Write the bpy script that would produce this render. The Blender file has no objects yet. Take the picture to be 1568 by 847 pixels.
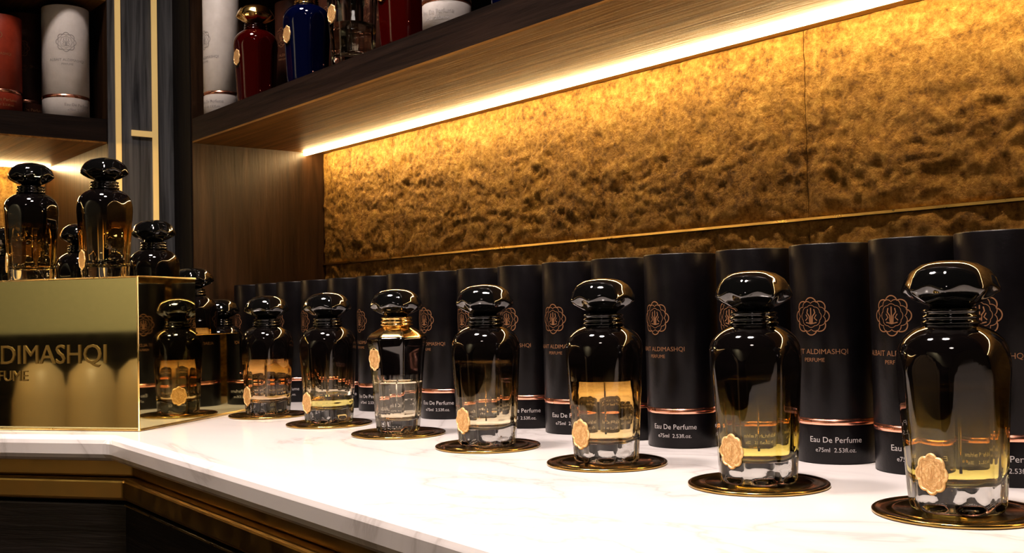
import bpy, math, random, bmesh
from mathutils import Vector, Matrix, noise as mn
random.seed(4)
C=bpy.context.scene.collection
CT=0.9            # counter top height
EYE=1.037
# ------------------------------------------------------------------ materials
def newmat(name):
    m=bpy.data.materials.new(name); m.use_nodes=True
    nt=m.node_tree; b=nt.nodes['Principled BSDF']
    return m,nt,b
def setp(b,**k):
    mp=dict(col='Base Color',rough='Roughness',metal='Metallic',trans='Transmission Weight',ior='IOR',coat='Coat Weight',
            ecol='Emission Color',estr='Emission Strength',spec='Specular IOR Level',crough='Coat Roughness')
    for a,v in k.items():
        if a in('col','ecol'): v=(v[0],v[1],v[2],1)
        b.inputs[mp[a]].default_value=v
def pmat(name,**k):
    m,nt,b=newmat(name); setp(b,**k); return m
def N(nt,t,**k):
    n=nt.nodes.new(t)
    for a,v in k.items(): setattr(n,a,v)
    return n
def coords(nt,scale=(1,1,1),rot=(0,0,0)):
    tc=N(nt,'ShaderNodeTexCoord'); mp=N(nt,'ShaderNodeMapping')
    mp.inputs['Scale'].default_value=scale; mp.inputs['Rotation'].default_value=rot
    nt.links.new(tc.outputs['Object'],mp.inputs['Vector']); return mp.outputs['Vector']
def noise(nt,vec,scale,detail=4,rough=.5,dist=0):
    n=N(nt,'ShaderNodeTexNoise'); n.inputs['Scale'].default_value=scale; n.inputs['Detail'].default_value=detail
    n.inputs['Roughness'].default_value=rough; n.inputs['Distortion'].default_value=dist
    nt.links.new(vec,n.inputs['Vector']); return n.outputs['Fac']
def ramp(nt,fac,stops):
    r=N(nt,'ShaderNodeValToRGB'); e=r.color_ramp.elements
    while len(e)<len(stops): e.new(.5)
    for i,(p,c) in enumerate(stops):
        e[i].position=p; e[i].color=(c[0],c[1],c[2],1) if not isinstance(c,(int,float)) else (c,c,c,1)
    nt.links.new(fac,r.inputs['Fac']); return r.outputs['Color']
def bump(nt,b,h,strength=.3,dist=.002,prev=None):
    n=N(nt,'ShaderNodeBump'); n.inputs['Strength'].default_value=strength; n.inputs['Distance'].default_value=dist
    nt.links.new(h,n.inputs['Height'])
    if prev: nt.links.new(prev,n.inputs['Normal'])
    nt.links.new(n.outputs['Normal'],b.inputs['Normal']); return n.outputs['Normal']
def wood(name,c1,c2,scale,rough=.45,bs=.35,spec=.4):
    m,nt,b=newmat(name); v=coords(nt,scale)
    f=noise(nt,v,6,6,.6,.8); c=ramp(nt,f,[(.32,c1),(.68,c2)])
    nt.links.new(c,b.inputs['Base Color']); setp(b,rough=rough,spec=spec)
    f2=noise(nt,v,14,4,.6,.4); bump(nt,b,f2,bs,.0015); return m
M={}
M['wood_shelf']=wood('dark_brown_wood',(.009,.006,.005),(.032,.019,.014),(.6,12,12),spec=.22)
M['wood_shelf_l']=wood('dark_brown_wood_side_run',(.007,.005,.005),(.022,.014,.011),(12,.6,12),spec=.2)
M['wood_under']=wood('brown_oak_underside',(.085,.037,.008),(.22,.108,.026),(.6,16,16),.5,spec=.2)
M['wood_end']=wood('smoked_oak_panel',(.014,.007,.004),(.052,.026,.012),(12,9,.7),.38,spec=.3)
M['wood_grey']=wood('grey_stained_oak',(.020,.021,.024),(.12,.123,.132),(16,16,.6),.5,spec=.3)
M['wood_black']=wood('black_stained_oak',(.007,.006,.006),(.028,.023,.023),(1.0,1.0,16),.35,.6)
M['wood_dark']=wood('near_black_wood',(.005,.004,.004),(.012,.009,.008),(8,8,.8),.5,spec=.2)
def gold_stone():
    m,nt,b=newmat('gold_leaf_slate'); v=coords(nt)
    f1=noise(nt,v,110,8,.74,0); f2=noise(nt,v,8,6,.62,0); f5=noise(nt,v,38,6,.62,0)
    def mul(a,k):
        q=N(nt,'ShaderNodeMath',operation='MULTIPLY'); q.inputs[1].default_value=k; nt.links.new(a,q.inputs[0]); return q.outputs[0]
    def add(a,c_):
        q=N(nt,'ShaderNodeMath',operation='ADD'); nt.links.new(a,q.inputs[0]); nt.links.new(c_,q.inputs[1]); return q.outputs[0]
    s=add(add(mul(f1,.60),mul(f2,.14)),mul(f5,.26))
    c=ramp(nt,s,[(.39,(.12,.064,.016)),(.46,(.27,.150,.036)),(.54,(.42,.255,.066)),(.64,(.60,.41,.145))])
    nt.links.new(c,b.inputs['Base Color']); setp(b,rough=.58,metal=.08,spec=.35)
    n2=bump(nt,b,f5,.6,.012)
    bump(nt,b,f1,1.0,.008,n2); return m
M['gold_stone']=gold_stone()
def marble():
    m,nt,b=newmat('white_veined_marble'); v=coords(nt,(1,1.6,1),(0,0,.5))
    f=noise(nt,v,1.9,7,.55,1.2)
    s=N(nt,'ShaderNodeMath',operation='SUBTRACT'); s.inputs[1].default_value=.5; nt.links.new(f,s.inputs[0])
    a=N(nt,'ShaderNodeMath',operation='ABSOLUTE'); nt.links.new(s.outputs[0],a.inputs[0])
    c=ramp(nt,a.outputs[0],[(0,(.60,.56,.55)),(.010,(.71,.67,.665)),(.04,(.76,.72,.715)),(.2,(.78,.745,.74))])
    nt.links.new(c,b.inputs['Base Color']); setp(b,rough=.14,spec=.5,coat=.2,crough=.06); return m
M['marble']=marble()
def brass(name,col,r,bs=0):
    m,nt,b=newmat(name); setp(b,col=col,metal=1,rough=r)
    v=coords(nt); f=noise(nt,v,40,3); c=ramp(nt,f,[(.3,r*.8),(.7,r*1.3)]); nt.links.new(c,b.inputs['Roughness'])
    return m
M['brass_mirror']=brass('polished_brass',(.68,.62,.34),.035)
M['brass_edge']=brass('brass_edge',(.95,.72,.32),.3)
M['brass_trim']=brass('brushed_brass',(.48,.34,.13),.36)
M['brass_inlay']=pmat('glowing_brass_inlay',col=(.9,.7,.35),rough=.5,metal=.8,ecol=(1,.66,.25),estr=.30)  # slight emission added so the brass strips read bright
M['coaster']=brass('antique_brass_coaster',(.38,.26,.09),.18)
M['copper']=brass('copper_foil',(.85,.42,.30),.25)
M['black']=pmat('black_gloss_lacquer',col=(.004,.004,.004),rough=.05,spec=.6,coat=.5,crough=.03)
def tube_mat(name,c1,c2,r,spec=.5):
    m,nt,b=newmat(name); v=coords(nt); f=noise(nt,v,60,5,.6); c=ramp(nt,f,[(.3,c1),(.7,c2)])
    nt.links.new(c,b.inputs['Base Color']); setp(b,rough=r,spec=spec); f2=noise(nt,v,260,4,.6); bump(nt,b,f2,.25,.0006); return m
M['tube_black']=tube_mat('black_leatherette',(.004,.0032,.004),(.008,.0065,.008),.34,.2)
M['tube_white']=tube_mat('white_paperboard',(.58,.54,.52),(.66,.62,.60),.5)
M['tube_red']=tube_mat('oxblood_paperboard',(.24,.03,.012),(.34,.05,.02),.45)
M['tube_brown']=tube_mat('brown_paperboard',(.055,.020,.012),(.085,.030,.018),.45,.3)
M['print_white']=pmat('white_print',col=(.50,.47,.47),rough=.5)
M['print_grey']=pmat('grey_print',col=(.30,.28,.28),rough=.5)
M['gold_print']=pmat('copper_print',col=(.34,.18,.095),rough=.4,metal=.4)
def sealmat():
    m,nt,b=newmat('embossed_gold_seal'); v=coords(nt); f=noise(nt,v,330,4,.6)
    c=ramp(nt,f,[(.35,(.60,.36,.14)),(.65,(.95,.66,.34))]); nt.links.new(c,b.inputs['Base Color'])
    setp(b,rough=.42,metal=.3); bump(nt,b,f,.6,.0008); return m
M['seal']=sealmat()
M['seal_relief']=pmat('seal_relief_gold',col=(.66,.40,.17),rough=.35,metal=.5)
M['gold']=brass('gold_plating',(.95,.66,.28),.14)
def grad_glass(name,z0,z1,tint,opaque=(.004,.003,.003),p0=.45):
    m,nt,b=newmat(name)
    tc=N(nt,'ShaderNodeTexCoord'); sp=N(nt,'ShaderNodeSeparateXYZ'); nt.links.new(tc.outputs['Object'],sp.inputs[0])
    mr=N(nt,'ShaderNodeMapRange'); mr.inputs['From Min'].default_value=z0; mr.inputs['From Max'].default_value=z1
    nt.links.new(sp.outputs['Z'],mr.inputs['Value'])
    c=ramp(nt,mr.outputs[0],[(0,(1,.99,.94)),(.5,tint),(1,(tint[0]*.3,tint[1]*.25,tint[2]*.2))])
    nt.links.new(c,b.inputs['Base Color']); setp(b,rough=0.0,trans=1,ior=1.48)
    bb=N(nt,'ShaderNodeBsdfPrincipled'); setp(bb,col=opaque,rough=.05,coat=.5,crough=.03)
    p=ramp(nt,mr.outputs[0],[(p0,0),(.97,1)])
    ms=N(nt,'ShaderNodeMixShader'); nt.links.new(p,ms.inputs[0]); nt.links.new(b.outputs[0],ms.inputs[1]); nt.links.new(bb.outputs[0],ms.inputs[2])
    nt.links.new(ms.outputs[0],nt.nodes['Material Output'].inputs['Surface']); return m
M['glass_smoke']=grad_glass('smoked_gradient_glass',.024,.100,(.80,.64,.36),p0=.48)
M['glass_smoke_dark']=grad_glass('dark_smoked_gradient_glass',.018,.095,(.68,.53,.22),p0=.46)
M['glass_band']=grad_glass('black_band_glass',.064,.066,(.8,.7,.5),p0=.2)
M['glass_clear']=pmat('clear_glass',col=(1,1,1),rough=0,trans=1,ior=1.48)
M['glass_red']=pmat('ruby_glass',col=(.060,.0012,.0012),rough=.04,trans=.35,ior=1.48,coat=.4)
M['glass_blue']=pmat('cobalt_glass',col=(.001,.003,.028),rough=.04,trans=.3,ior=1.48,coat=.4)
def liq(name,c): return pmat(name,col=c,rough=0,trans=1,ior=1.36)
M['liq_yellow']=liq('yellow_perfume',(.92,.84,.32))
M['liq_olive']=liq('golden_perfume',(.93,.84,.28))
M['liq_amber']=liq('amber_perfume',(.97,.80,.46))
M['liq_rose']=liq('rose_perfume',(.97,.75,.52))
M['liq_pale']=liq('pale_perfume',(.99,.91,.72))
M['led']=pmat('warm_led_diffuser',col=(1,.9,.7),ecol=(1,.70,.34),estr=70)
M['beige']=pmat('beige_leather',col=(.42,.33,.21),rough=.45)
M['plaster']=tube_mat('taupe_plaster',(.32,.31,.20),(.38,.36,.23),.7)
M['ceiling']=tube_mat('dark_ceiling_paint',(.03,.028,.025),(.04,.036,.03),.8)
M['floor']=wood('dark_oak_floor',(.02,.012,.008),(.07,.04,.025),(1,9,9),.3)
M['seam']=pmat('bronze_grout',col=(.16,.09,.025),rough=.8)
# ------------------------------------------------------------------ mesh builder
class MB:
    def __init__(s): s.v=[];s.f=[];s.m=[];s.s=[];s.mats=[]
    def mi(s,k):
        if k not in s.mats: s.mats.append(k)
        return s.mats.index(k)
    def add(s,v,f,k,smooth=True):
        o=len(s.v); s.v+= [tuple(p) for p in v]; i=s.mi(k)
        for q in f: s.f.append(tuple(a+o for a in q)); s.m.append(i); s.s.append(smooth)
    def box(s,x0,x1,y0,y1,z0,z1,k):
        v=[(x,y,z) for x in(x0,x1) for y in(y0,y1) for z in(z0,z1)]
        f=[(0,1,3,2),(4,6,7,5),(0,4,5,1),(2,3,7,6),(0,2,6,4),(1,5,7,3)]
        s.add(v,f,k,False)
    def lathe(s,prof,k,n=64,mod=None,flip=False,zmod=None,smooth=True,cx=0,cy=0):
        v=[];rings=[]
        for (r,z) in prof:
            if r<=1e-6: v.append((cx,cy,z)); rings.append([len(v)-1])
            else:
                st=len(v)
                for i in range(n):
                    a=2*math.pi*i/n-math.pi/2
                    rr=r*(mod(a,z,r) if mod else 1); zz=z+(zmod(a,z) if zmod else 0)
                    v.append((cx+rr*math.cos(a),cy+rr*math.sin(a),zz))
                rings.append(list(range(st,st+n)))
        f=[]
        for A,B in zip(rings,rings[1:]):
            for i in range(n):
                j=(i+1)%n
                if len(A)==1 and len(B)==1: continue
                if len(A)==1: q=(A[0],B[j],B[i])
                elif len(B)==1: q=(A[i],A[j],B[0])
                else: q=(A[i],A[j],B[j],B[i])
                f.append(q[::-1] if flip else q)
        s.add(v,f,k,smooth)
    def mesh(s,name):
        me=bpy.data.meshes.new(name); me.from_pydata(s.v,[],s.f)
        for k in s.mats: me.materials.append(M[k])
        me.polygons.foreach_set('material_index',s.m); me.polygons.foreach_set('use_smooth',s.s); me.update()
        return me
def obj(name,me,loc=(0,0,0),rot=0,parent=None,scale=1,bev=0):
    if isinstance(me,MB): me=me.mesh(name)
    o=bpy.data.objects.new(name,me); C.objects.link(o); o.location=loc; o.rotation_euler=(0,0,rot); o.scale=(scale,)*3
    if parent: o.parent=parent
    if bev:
        b=o.modifiers.new('bevel','BEVEL'); b.width=bev; b.segments=3; b.limit_method='ANGLE'
    return o
def boxobj(name,x0,x1,y0,y1,z0,z1,k,bev=0,parent=None):
    m=MB(); m.box(x0,x1,y0,y1,z0,z1,k); return obj(name,m,bev=bev,parent=parent)
def text2d(s,size,align='CENTER'):
    cu=bpy.data.curves.new('t','FONT'); cu.body=s; cu.size=size; cu.align_x=align; cu.resolution_u=3
    o=bpy.data.objects.new('t',cu); C.objects.link(o)
    dg=bpy.context.evaluated_depsgraph_get(); dg.update()
    me=o.evaluated_get(dg).to_mesh()
    v=[(p.co.x,p.co.y) for p in me.vertices]; f=[tuple(p.vertices) for p in me.polygons]
    o.evaluated_get(dg).to_mesh_clear(); bpy.data.objects.remove(o); bpy.data.curves.remove(cu)
    return v,f
def on_cyl(m,vf,R,z,ang,k):
    v,f=vf; out=[]
    for x,y in v:
        a=ang+x/R; out.append((R*math.cos(a),R*math.sin(a),z+y))
    m.add(out,f,k,False)
def ribbon(pts,w,closed=True):
    n=len(pts); v=[];f=[]
    for i in range(n):
        p=Vector(pts[i]); a=Vector(pts[(i-1)%n] if closed or i>0 else pts[i]); b=Vector(pts[(i+1)%n] if closed or i<n-1 else pts[i])
        t=(b-a).normalized(); nn=Vector((-t.y,t.x)); v+=[tuple(p+nn*w/2),tuple(p-nn*w/2)]
    for i in range(n if closed else n-1):
        j=(i+1)%n; f.append((2*i,2*i+1,2*j+1,2*j))
    return v,f
def merge(lst):
    V=[];F=[]
    for v,f in lst:
        o=len(V); V+=v; F+=[tuple(a+o for a in q) for q in f]
    return V,F
def emblem(R):
    L=[]
    for (rr,am,w,ph) in((1,.10,.045,0),(.84,.10,.03,math.pi/8),(.62,.05,.025,0)):
        pts=[]
        for i in range(96):
            a=2*math.pi*i/96; r=R*rr*(1-am+2*am*abs(math.cos(4*(a+ph)))**.8); pts.append((r*math.cos(a),r*math.sin(a)))
        L.append(ribbon(pts,w*R*1.4))
    for sx in(-1,1):
        L.append(ribbon([(sx*R*.08,-.4*R),(sx*R*.10,0),(sx*R*.26,.2*R),(sx*R*.2,.42*R)],.07*R,False))
        L.append(ribbon([(sx*R*.38,-.25*R),(sx*R*.22,-.1*R),(sx*R*.34,.1*R)],.06*R,False))
    L.append(ribbon([(0,-.45*R),(0,.5*R)],.07*R,False))
    L.append(ribbon([(-.35*R,-.36*R),(0,-.44*R),(.35*R,-.36*R)],.06*R,False))
    return merge(L)
T_name=text2d('ALBAIT ALDIMASHQI',.0062); T_perf=text2d('PERFUME',.0046); T_eau=text2d('Eau De Perfume',.0068); T_ml=text2d('e75ml  2.53fl.oz.',.0052)
EMB=emblem(.0145); EMBS=emblem(.0078)
def tube(name,body,pr,pr2,R=.0355,H=.187,band='copper'):
    m=MB(); h=.033
    m.lathe([(0,0),(R-.0012,0),(R-.0002,.0008),(R-.0002,h)],body,72)
    m.lathe([(R-.0002,h),(R+.0002,h+.0002),(R+.0002,h+.0044),(R-.0004,h+.0046),(R-.0004,h+.0052)],band,72)
    m.lathe([(R-.0004,h+.0052),(R,h+.0056),(R,H-.0012),(R-.0004,H-.0003),(R-.001,H)],body,72)
    m.lathe([(R-.001,H),(R-.0016,H-.0002),(R-.002,H-.0014),(0,H-.0014)],body,72)
    s=R/.0355; e=R+.0003
    a=-math.pi/2
    on_cyl(m,EMB,e,.125,a,pr)
    on_cyl(m,T_name,e,.093,a+.05,pr); on_cyl(m,T_perf,e,.0865,a+.05,pr)
    on_cyl(m,T_eau,e,.0185,a+.5,pr2); on_cyl(m,T_ml,e,.0105,a+.5,pr2)
    return m.mesh(name)
# ------------------------------------------------------------------ bottles
n8=math.pi/8
def facet_angle(a): return ((a+math.pi/2+n8)%(2*n8))-n8
def poly(amount):
    def f(a,z,r):
        t=amount(z); d=facet_angle(a)
        return (1-t)+t*math.cos(n8)/math.cos(d)
    return f
def cut(lin,ratio):
    # flat facets sliced off a round body: arches appear where the facet plane leaves the shoulder
    def f(a,z,r):
        return min(1.0,lin(z)*ratio/(r*math.cos(facet_angle(a))))
    return f
def sstep(x,a,b):
    t=max(0,min(1,(x-a)/(b-a))); return t*t*(3-2*t)
def cap(m,k,z=.130):
    pm=poly(lambda q:.9*(1-sstep(q,z+.019,z+.027)))
    m.lathe([(0,z-.001),(.0125,z-.001),(.014,z+.001),(.0195,z+.003),(.0262,z+.0075),(.0292,z+.0104),(.0300,z+.0116),(.0300,z+.0128),(.0294,z+.0142),(.0274,z+.0188),(.0240,z+.0231),(.0175,z+.0272),(.009,z+.0294),(0,z+.030)],k,64,pm,
            zmod=lambda a,q:.0018*math.cos(8*(a+math.pi/2))*max(0,1-abs(q-(z+.0122))/.010))
def seal(m,y,z,k='seal'):
    n=64;v=[];f=[]
    rings=[(1.0,0),(1.0,.0009),(.95,.0014),(.89,.0014),(.86,.0010),(.4,.0010)]
    for sc,t in rings:
        for i in range(n):
            a=2*math.pi*i/n; r=.0108*sc*(1-.06+.12*abs(math.cos(4*a)))
            v.append((r*math.cos(a)*.95,y-t,z+r*math.sin(a)*1.15))
    for q in range(len(rings)-1):
        for i in range(n):
            j=(i+1)%n; f.append((q*n+i,q*n+j,(q+1)*n+j,(q+1)*n+i))
    f.append(tuple((len(rings)-1)*n+i for i in range(n)))
    m.add(v,f,k,False)
    ev,ef=EMBS
    m.add([(p[0]*.95,y-.00125,z+p[1]*1.15) for p in ev],ef,'seal_relief',False)
BS=1.115   # body girth factor
def bottle(name,glass,liquid,level,capk='black',neck='black',sealz=.026,kind=0):
    m=MB()
    def dens(p,n=3):
        out=[]
        for (a,b),(c,d) in zip(p,p[1:]):
            for i in range(n): out.append((a+(c-a)*i/n,b+(d-b)*i/n))
        out.append(p[-1]); return out
    if kind==0:
        pr=[(0,0),(.021,0),(.0250,.001),(.0264,.0045),(.0270,.012),(.0286,.045),(.0304,.078),(.0311,.088),(.0312,.093),(.0308,.098),(.0301,.1022),(.0289,.1060),(.0272,.1093),(.0248,.1122),(.0220,.1147),(.0190,.1166),(.0165,.1178),(.0150,.1190)]
        inner=[(0,.0165),(.012,.0170),(.020,.0195),(.0238,.026),(.0255,.045),(.0273,.078),(.0280,.090),(.0276,.098),(.0256,.104),(.021,.109),(0,.1120)]
        pr=[(r*BS,z) for r,z in pr]; inner=[(r*BS,z) for r,z in inner]
        lin=lambda z:BS*(.0264+.0048*max(z,.004)/.09)
        RAT=.948
        pm=cut(lin,RAT)
        pmi=poly(lambda z:.3*(1-sstep(z,.095,.11)))
        NS=96
    else:
        pr=[(0,0),(.020,0),(.0232,.001),(.0246,.004),(.0254,.012),(.0285,.055),(.0315,.088),(.0345,.103),(.0342,.1045),(.0330,.1060)]
        inner=[(0,.0140),(.014,.0145),(.0205,.0175),(.0222,.024),(.0255,.055),(.0280,.086),(.029,.097),(0,.100)]
        pm=poly(lambda z:.9); pmi=pm; NS=64
    pr=dens(pr,2)
    if kind==0: m.lathe(pr+[(0,.1190)],glass,NS,pm)
    else:
        m.lathe(pr+[(.0320,.1066),(0,.1066)],glass,64,pm)
        m.lathe([(.0332,.1062),(.0325,.1075),(.028,.1110),(.018,.1165),(.0155,.118),(.0155,.119),(0,.119)],'gold',64,pm)
    m.lathe(inner,glass if kind==0 else 'glass_clear',64,pmi,flip=True)
    if liquid:
        li=[(0,inner[0][1]-.0001)]
        for (r,z) in inner[1:-1]:
            if z<level: li.append((r*1.004,z-.0001))
            else:
                r0,z0=li[-1]; t=(level-z0)/(z-z0); li.append((r0+(r*1.004-r0)*t,level)); break
        li.append((li[-1][0]*.97,level-.0003)); li.append((0,level-.0004))
        m.lathe(li,liquid,64,pmi)
        m.lathe([(0,.024),(.0009,.024),(.0009,.108),(0,.108)],'glass_clear',10)
    m.lathe([(.0150,.1185),(.0182,.1190),(.0182,.1205),(.0166,.1212),(.0166,.1222),(.0180,.1228),(.0180,.1240),(.0164,.1248),(.0164,.1262),(.0176,.1268),(.0176,.1280),(.0140,.1290),(0,.1290)],neck,48)
    cap(m,capk)
    if kind==0: y=lin(sealz)*RAT
    else: y=(.0285+.003*(sealz-.055)/.033)*(.9*math.cos(n8)+.1)
    seal(m,-(y+.0003),sealz)
    return m.mesh(name)
def coaster_mesh():
    m=MB(); R=.0525
    m.lathe([(0,0),(R-.0008,0),(R,.0006),(R,.0020),(R-.0008,.0026),(R-.0030,.0026),(R-.0038,.0020),(R-.012,.0020),(R-.0125,.0024),(R-.0135,.0024),(R-.014,.0020),(0,.0020)],'coaster',96)
    return m.mesh('round_brass_coaster')
# ------------------------------------------------------------------ camera
a=math.radians(39.3);p=math.radians(1.75);r=math.radians(1.26)
F=Vector((-math.cos(a)*math.cos(p),math.sin(a)*math.cos(p),math.sin(p)))
R0=Vector((math.sin(a),math.cos(a),0)); U0=R0.cross(F)
Rc=R0*math.cos(r)-U0*math.sin(r); Uc=U0*math.cos(r)+R0*math.sin(r)
cd=bpy.data.cameras.new('camera'); cd.lens=37.19; cd.sensor_width=36; cd.clip_start=.02
cam=bpy.data.objects.new('camera',cd); C.objects.link(cam)
mt=Matrix((Rc,Uc,-F)).transposed().to_4x4(); mt.translation=Vector((0,0,EYE)); cam.matrix_world=mt
bpy.context.scene.camera=cam
# ------------------------------------------------------------------ room
XW=-2.16; YW=.965; XE=.95; XP=-1.80; XL=-1.72; YS=.715; ZS0=1.3295; ZS1=1.371
boxobj('floor',-2.4,2.6,-3.1,1.2,-.05,0,'floor')
boxobj('ceiling',-2.4,2.6,-3.1,1.2,2.7,2.75,'ceiling')
boxobj('wall_back',-2.3,2.6,1.0,1.1,0,2.7,'wood_dark')
boxobj('wall_left',-2.3,-2.2,-3.1,1.0,0,2.7,'wood_dark')
boxobj('wall_front',-2.2,2.5,-3.1,-3.0,0,2.7,'plaster')
boxobj('wall_right',2.5,2.6,-3.1,1.0,0,2.7,'plaster')
boxobj('added_dark_block',-2.1,1.2,-2.99,-2.6,0.001,.98,'wood_black',bev=.004)  # added out of view to darken the lower reflection in the brass stand
# split-face gold stone tiles: real relief grid + thickness
def relief(x,z,seed=0):
    p=Vector((x*1.0,z*1.25,seed))
    w=Vector((mn.noise(p*9+Vector((9,0,0))),mn.noise(p*9+Vector((0,9,0))),0))*.03
    p=p+w
    a=mn.fractal(p*22,.85,2.1,5)
    b=1-abs(mn.noise(p*30+Vector((5,3,1))))*2
    c=1-abs(mn.noise(p*62+Vector((1,9,4))))*2
    return .0028*a+.0018*b+.0017*c
def stone_tile(m,x0,x1,z0,z1,y,st=.0038):
    nx=max(2,int((x1-x0)/st)); nz=max(2,int((z1-z0)/st)); v=[];f=[]
    for i in range(nx+1):
        x=x0+(x1-x0)*i/nx
        for j in range(nz+1):
            z=z0+(z1-z0)*j/nz
            e=min(x-x0,x1-x,z-z0,z1-z); k=min(1,e/.004)
            v.append((x,y-relief(x,z)*(.5+.5*k)+.0008*(1-k),z))
    for i in range(nx):
        for j in range(nz):
            q=i*(nz+1)+j; f.append((q,q+nz+1,q+nz+2,q+1))
    m.add(v,f,'gold_stone',True)
    m.box(x0,x1,y+.009,y+.03,z0,z1,'gold_stone')
m=MB()
sx=[XL,-1.487,-.674,.14,XE]
ZB=EYE+.089
for x0,x1 in zip(sx,sx[1:]):
    st=.0034 if x0<.1 else .01
    stone_tile(m,x0+.0003,x1-.0003,ZB+.002,ZS0,YW,st)
    stone_tile(m,x0+.0003,x1-.0003,CT+.0005,ZB-.002,YW,st)
m.box(XL,XE,YW+.0075,YW+.0349,CT,ZS0,'seam')
obj('gold_stone_cladding',m)
boxobj('trim_1',XL,XE,YW-.0045,YW+.004,ZB-.0014,ZB+.0014,'brass_edge')
boxobj('gold_stone_cladding',-2.199,XW,-1.2,.599,CT+.0005,ZS0,'gold_stone')
boxobj('shelf_back_panel',XL,XE,YW,.999,ZS1,2.69,'wood_dark')
boxobj('shelf_back_panel',-2.199,XW,-1.2,.599,ZS0,2.69,'wood_dark')
# end partition + corner post with brass inlays
m=MB(); m.box(XP,XL,YS,.999,CT,2.69,'wood_end')
m.box(XP-.0005,XL-.004,YS-.002,YS,CT,2.69,'wood_dark'); 
obj('end_partition_panel',m)
post=bpy.data.objects.new('corner_post',None); C.objects.link(post)
boxobj('post_body',-2.199,XP,.60,.999,CT,2.69,'wood_end',parent=post)
boxobj('post_face',XP-.004,XP+.003,.6005,.7128,CT,2.69,'wood_grey',parent=post)
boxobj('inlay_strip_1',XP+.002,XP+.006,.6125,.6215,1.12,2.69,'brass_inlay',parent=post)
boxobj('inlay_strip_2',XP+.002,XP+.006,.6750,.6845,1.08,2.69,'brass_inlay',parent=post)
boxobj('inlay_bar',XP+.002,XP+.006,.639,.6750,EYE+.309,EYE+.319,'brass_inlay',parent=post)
# shelves
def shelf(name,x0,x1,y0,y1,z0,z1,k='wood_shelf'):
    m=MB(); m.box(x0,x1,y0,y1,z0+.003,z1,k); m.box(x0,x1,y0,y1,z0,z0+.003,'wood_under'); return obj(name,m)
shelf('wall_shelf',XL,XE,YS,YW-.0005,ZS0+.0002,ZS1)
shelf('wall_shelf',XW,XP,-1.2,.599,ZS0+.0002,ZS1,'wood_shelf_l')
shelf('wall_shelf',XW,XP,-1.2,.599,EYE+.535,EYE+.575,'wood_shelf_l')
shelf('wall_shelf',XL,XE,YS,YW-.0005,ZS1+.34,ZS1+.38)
def led(name,x0,x1,y0,y1):
    e=bpy.data.objects.new(name,None); C.objects.link(e)
    boxobj('diffuser',x0,x1,y0,y1,ZS0-.0055,ZS0-.0003,'led',parent=e)
led('led_strip_light',XL+.001,XE,.9235,.9295)
led('led_strip_light',-2.124,-2.118,-1.2,.598)
# ------------------------------------------------------------------ counter
cf=Vector((-1.249,.4146)); d2=Vector((-math.cos(math.radians(35.6)),-math.sin(math.radians(35.6)))); d1=Vector((1,-.047)).normalized()
def outline(off,xend=XE):
    n1=Vector((-d1.y,d1.x))
    n2=Vector((d2.y,-d2.x))
    if n2.y<0: n2=-n2
    A=cf+n1*off; B=cf+n2*off
    det=d1.x*(-d2.y)+d2.x*d1.y
    w=B-A; s=(w.x*(-d2.y)+d2.x*w.y)/det
    c=A+d1*s
    t=(xend-c.x)/d1.x; e=c+d1*t
    t2=(-2.199-c.x)/d2.x; g=c+d2*t2
    return e,c,g
def slab(off,z0,z1,k,name,bev=0,parent=None,mb=None,xend=XE):
    e,c,g=outline(off,xend)
    pts=[e,c,g,Vector((-2.199,.999)),Vector((xend,.999))]
    v=[(q.x,q.y,z0) for q in pts]+[(q.x,q.y,z1) for q in pts]
    nn=5; f=[tuple(range(nn)),tuple(range(2*nn-1,nn-1,-1))]+[(i,i+nn,(i+1)%nn+nn,(i+1)%nn) for i in range(nn)]
    m=mb or MB(); m.add(v,f,k,False)
    if mb: return
    return obj(name,m,bev=bev,parent=parent)
slab(0,CT-.030,CT,'marble','marble_countertop',bev=.009)
cab=bpy.data.objects.new('counter_cabinet',None); C.objects.link(cab)
slab(.030,CT-.052,CT-.0301,'brass_trim','brass_cove_upper',parent=cab,bev=.003)
slab(.018,CT-.078,CT-.0525,'brass_trim','brass_cove_lower',parent=cab,bev=.004)
slab(.040,.10,CT-.0785,'wood_dark','carcass',parent=cab)
slab(.08,.001,.10,'wood_dark','plinth',parent=cab)
def front(c,d,s0,s1,z0,z1,name):
    nrm=Vector((d.y,-d.x)); 
    if nrm.y>0: nrm=-nrm
    p0=c+d*s0; p1=c+d*s1; v=[]
    for q in(p0,p1,p1+nrm*.020,p0+nrm*.020): v.append((q.x,q.y,z0))
    v+=[(x,y,z1) for x,y,_ in v]
    f=[(0,1,2,3),(7,6,5,4),(0,4,5,1),(1,5,6,2),(2,6,7,3),(3,7,4,0)]
    m=MB(); m.add(v,f,'wood_black',False); obj(name,m,bev=.002,parent=cab)
    if d is d1:
        v=[]
        for q in(p0+nrm*.0202,p1+nrm*.0202,p1+nrm*.0212,p0+nrm*.0212): v.append((q.x,q.y,z1-.0018))
        v+=[(x,y,z1-.0006) for x,y,_ in v]
        m=MB(); m.add(v,f,'brass_edge',False); obj(name+'_brass_line',m,parent=cab)
e,c,g=outline(.040)
i=1
for s0,s1 in((.004,.62),(.626,1.24),(1.246,1.86)):
    front(c,d1,s0,s1,.45,CT-.082,'drawer_front_%d'%i); front(c,d1,s0,s1,.11,.444,'drawer_front_lower_%d'%i); i+=1
for s0,s1 in((.004,.50),(.506,1.0)):
    front(c,d2,s0,s1,.45,CT-.082,'drawer_front_%d'%i); front(c,d2,s0,s1,.11,.444,'drawer_front_lower_%d'%i); i+=1
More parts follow.
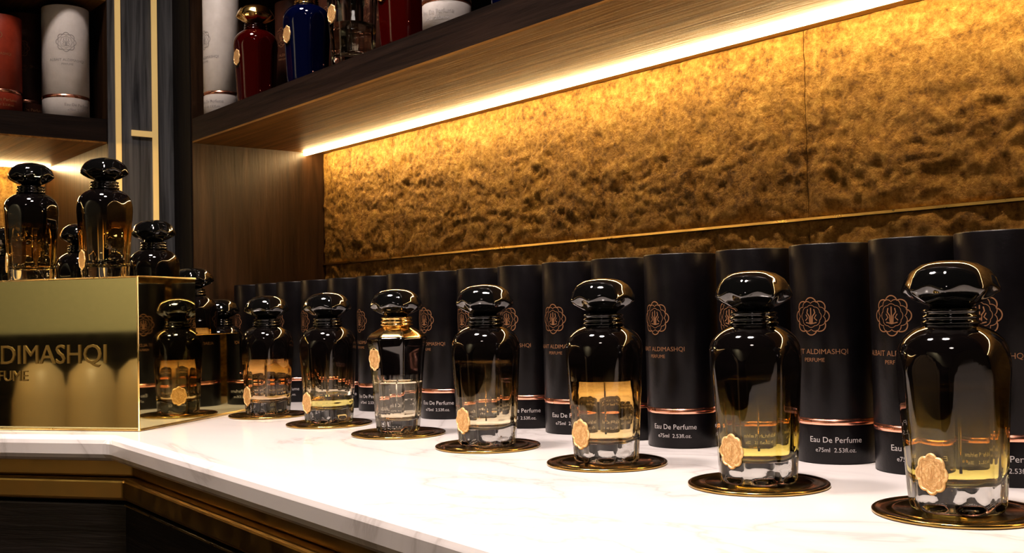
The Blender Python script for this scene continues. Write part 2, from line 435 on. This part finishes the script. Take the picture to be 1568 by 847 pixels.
# ------------------------------------------------------------------ tubes
tb=tube('perfume_gift_tube','tube_black','gold_print','print_white')
xs=[-.300,-.382,-.458,-.540,-.622,-.705,-.788,-.868,-.952,-1.033,-1.113,-1.192,-1.272,-1.352,-1.432,-1.512,-1.592,-1.668]
for i,x in enumerate(xs):
    off={1:-.006,5:-.008}.get(i,random.uniform(-.002,.004))
    obj('perfume_gift_tube',tb,(x,.800+off,CT),random.uniform(-.12,.12))
# ------------------------------------------------------------------ front row bottles
cm=coaster_mesh()
BY=bottle('perfume_bottle','glass_smoke','liq_yellow',.034)
BO=bottle('perfume_bottle','glass_smoke_dark','liq_olive',.080)
BA=bottle('perfume_bottle','glass_smoke','liq_amber',.071)
BP=bottle('perfume_bottle','glass_smoke','liq_pale',.085)
BR=bottle('perfume_bottle','glass_smoke','liq_rose',.075)
BG=bottle('perfume_bottle','glass_band','liq_pale',.057,neck='gold',sealz=.083,kind=1)
row=[(-.349,BO),(-.506,BO),(-.669,BA),(-.838,BP),(-1.000,BG),(-1.155,BY),(-1.320,BR)]
for x,b in row:
    obj('round_brass_coaster',cm,(x,.650,CT+.0002))
    obj('perfume_bottle',b,(x,.650,CT+.0023))
# ------------------------------------------------------------------ stepped brass display stand
th=math.radians(35)
fd=Vector((-math.cos(th),-math.sin(th))); sd=Vector((-math.sin(th),math.cos(th))); cn=Vector((-1.269,.4566))
def P(aa,s,z): q=cn+fd*aa+sd*s; return (q.x,q.y,CT+z)
prof=[(0,0.0003),(0,.186),(.125,.186),(.125,.112),(.235,.112),(.235,.048),(.320,.048),(.320,0.0003)]
m=MB(); n=len(prof); LA=.40
v=[P(0,s,z) for s,z in prof]+[P(LA,s,z) for s,z in prof]
f=[tuple(range(n)),tuple(range(2*n-1,n-1,-1))]+[(i,i+n,(i+1)%n+n,(i+1)%n) for i in range(n)]
stand=bpy.data.objects.new('stepped_brass_display_stand',None); C.objects.link(stand)
m.add(v,f,'brass_mirror',False); so=obj('body',m,bev=.0012,parent=stand)
bm=bmesh.new(); bm.from_mesh(so.data); bmesh.ops.recalc_face_normals(bm,faces=bm.faces); bm.to_mesh(so.data); bm.free()
def bead(name,p,q,w,parent):
    p=Vector(p);q=Vector(q); t=(q-p).normalized(); u=t.orthogonal().normalized(); w2=t.cross(u)
    v=[]
    for c0 in(p,q):
        for k in range(8): an=k*math.pi/4; v.append(tuple(c0+(u*math.cos(an)+w2*math.sin(an))*w))
    f=[(k,(k+1)%8,(k+1)%8+8,k+8) for k in range(8)]+[tuple(range(8)),tuple(range(15,7,-1))]
    m=MB(); m.add(v,f,'brass_edge'); return obj(name,m,parent=parent)
bead('edge_front_bottom',P(0,-.0005,.0016),P(LA,-.0005,.0016),.0014,stand)
bead('edge_front_top',P(0,-.0002,.1855),P(LA,-.0002,.1855),.0011,stand)
bead('edge_corner',P(0,0,.001),P(0,0,.186),.0012,stand)
bead('edge_side_bottom',P(-.0005,0,.0016),P(-.0005,.32,.0016),.0014,stand)
bead('edge_side_top',P(0,0,.186),P(0,.125,.186),.0010,stand)
def stand_text(s,size,align,aa,z,name):
    v,f=text2d(s,size,align); k=len(v)
    V=[];Fc=[]
    for (x,y) in v: V.append(P(aa-x,-.0001,z+y))
    for (x,y) in v: V.append(P(aa-x,-.0012,z+y))
    Fc=[tuple(reversed(q)) for q in f]+[tuple(i+k for i in q) for q in f]
    from collections import Counter
    ed=Counter()
    for q in f:
        for i in range(len(q)): ed[tuple(sorted((q[i],q[(i+1)%len(q)])))]+=1
    for (i,j),c_ in ed.items():
        if c_==1: Fc.append((i,j,j+k,i+k))
    m=MB(); m.add(V,Fc,'brass_trim',False); obj(name,m,parent=stand)
stand_text('ALBAIT ALDIMASHQI',.0335,'RIGHT',.042,.082,'raised_lettering')
stand_text('PERFUME',.0185,'CENTER',.195,.061,'raised_lettering_small')
def onstand(aa,s,z,b):
    q=P(aa,s,z); obj('perfume_bottle',b,(q[0],q[1],q[2]+.0004),random.uniform(-.3,.3)-.2)
for aa in(.108,.223,.338): onstand(aa,.085,.186,BP if aa<.2 else BA)
for aa in(.105,.225,.345): onstand(aa,.187,.112,BR)
for aa in(.101,.22,.34): onstand(aa,.278,.048,BA)
for aa in(.113,): 
    q=P(aa,.374,0); obj('round_brass_coaster',cm,(q[0],q[1],CT+.0002)); obj('perfume_bottle',BY,(q[0],q[1],CT+.0025),-.4)
# ------------------------------------------------------------------ upper shelf items
ZI=ZS1+.0005
tw=tube('perfume_gift_tube','tube_white','print_grey','print_grey',R=.0300,H=.20)
twl=tube('perfume_gift_tube','tube_white','print_grey','print_grey',R=.0375,H=.188)
tr=tube('perfume_gift_tube','tube_red','gold_print','gold_print',H=.16)
tbr=tube('perfume_gift_tube','tube_brown','gold_print','gold_print')
RB=bottle('perfume_bottle','glass_red','',0,capk='gold',neck='glass_red',sealz=.072)
RR=bottle('perfume_bottle','glass_red','',0,capk='glass_red',neck='gold',sealz=.072)
BB=bottle('perfume_bottle','glass_blue','',0,capk='glass_blue',neck='gold',sealz=.072)
CB=bottle('perfume_bottle','glass_clear','liq_pale',.06,capk='black',neck='black',sealz=.072)
obj('perfume_gift_tube',tw,(-1.678,.750,ZI),0)
obj('perfume_bottle',RB,(-1.554,.753,ZI))
obj('perfume_bottle',BB,(-1.385,.753,ZI))
obj('perfume_bottle',CB,(-1.255,.753,ZI))
obj('perfume_bottle',RR,(-1.130,.753,ZI))
obj('perfume_gift_tube',tw,(-1.030,.750,ZI))
obj('perfume_bottle',BB,(-.90,.753,ZI)); obj('perfume_gift_tube',tw,(-.76,.750,ZI))
for x in(-1.60,-1.45,-1.31,-1.17): obj('perfume_gift_tube',tbr,(x,.85,ZI),.3)
obj('perfume_gift_tube',twl,(-1.850,.548,ZI),math.radians(75))
obj('perfume_gift_tube',tbr,(-1.930,.505,ZI),math.radians(60))
obj('perfume_gift_tube',tr,(-1.86,.445,ZI),math.radians(60))
obj('perfume_gift_tube',tbr,(-1.86,.32,ZI),math.radians(60))
# ------------------------------------------------------------------ armchair (seen mirrored in the brass stand)
m=MB()
for i in range(4):
    x=-1.50+i*.115
    pr_=[(0,.42),(.05,.43),(.066,.50),(.068,.70),(.064,.84),(.050,.905),(.025,.93),(0,.935)]
    m.lathe(pr_,'beige',24,cx=x,cy=-1.02)
m.lathe([(0,.16),(.24,.16),(.26,.19),(.26,.38),(.24,.43),(0,.44)],'beige',48,cx=-1.33,cy=-.80)
for (x,y) in((-1.48,-.95),(-1.18,-.95),(-1.48,-.65),(-1.18,-.65)): m.lathe([(0,.0),(.015,0),(.022,.18),(0,.18)],'wood_dark',16,cx=x,cy=y)
obj('beige_channel_back_armchair',m)
# ------------------------------------------------------------------ lights
def unseen_lamp(x,y,power,size,col=(1,.86,.78),tx=None,ty=None,spread=180,tz=CT):  # lamps out of view; fixture and bezel are added around an area light
    e=bpy.data.objects.new('unseen_ceiling_lamp',None); C.objects.link(e); e.location=(x,y,0)
    m=MB(); m.lathe([(size*.55,2.699),(size*.62,2.699),(size*.62,2.685),(size*.55,2.685),(size*.55,2.699)],'brass_trim',48); obj('bezel',m,parent=e)
    l=bpy.data.lights.new('lamp','AREA'); l.shape='DISK'; l.size=size; l.energy=power; l.color=col; l.spread=math.radians(spread)
    o=bpy.data.objects.new('lamp',l); C.objects.link(o); o.parent=e; o.location=(0,0,2.683)
    if tx is not None:
        d=Vector((tx-x,ty-y,tz-2.68)); o.rotation_euler=d.to_track_quat('-Z','Y').to_euler()
unseen_lamp(-.40,.22,10,.28,tx=-.5,ty=.45,spread=80)
unseen_lamp(-1.15,.15,11,.28,tx=-1.15,ty=.45,spread=80)
unseen_lamp(-1.33,.0,4.5,.30,tx=-1.33,ty=-1.05,spread=50,tz=.8)  # added to light the chair mirrored in the brass stand
unseen_lamp(.6,-1.2,5,.35)
unseen_lamp(-.9,-2.3,42,.35,tx=-1.1,ty=-3.0,tz=1.4,spread=110)  # added wall wash, brightens the wall that the brass stand mirrors
w=bpy.data.worlds.new('world'); bpy.context.scene.world=w; w.use_nodes=True
w.node_tree.nodes['Background'].inputs[0].default_value=(.02,.018,.015,1)
vs=bpy.context.scene.view_settings
vs.view_transform='Standard'
for lk in('Medium High Contrast','Standard - Medium High Contrast'):
    try: vs.look=lk; break
    except Exception as ex: pass
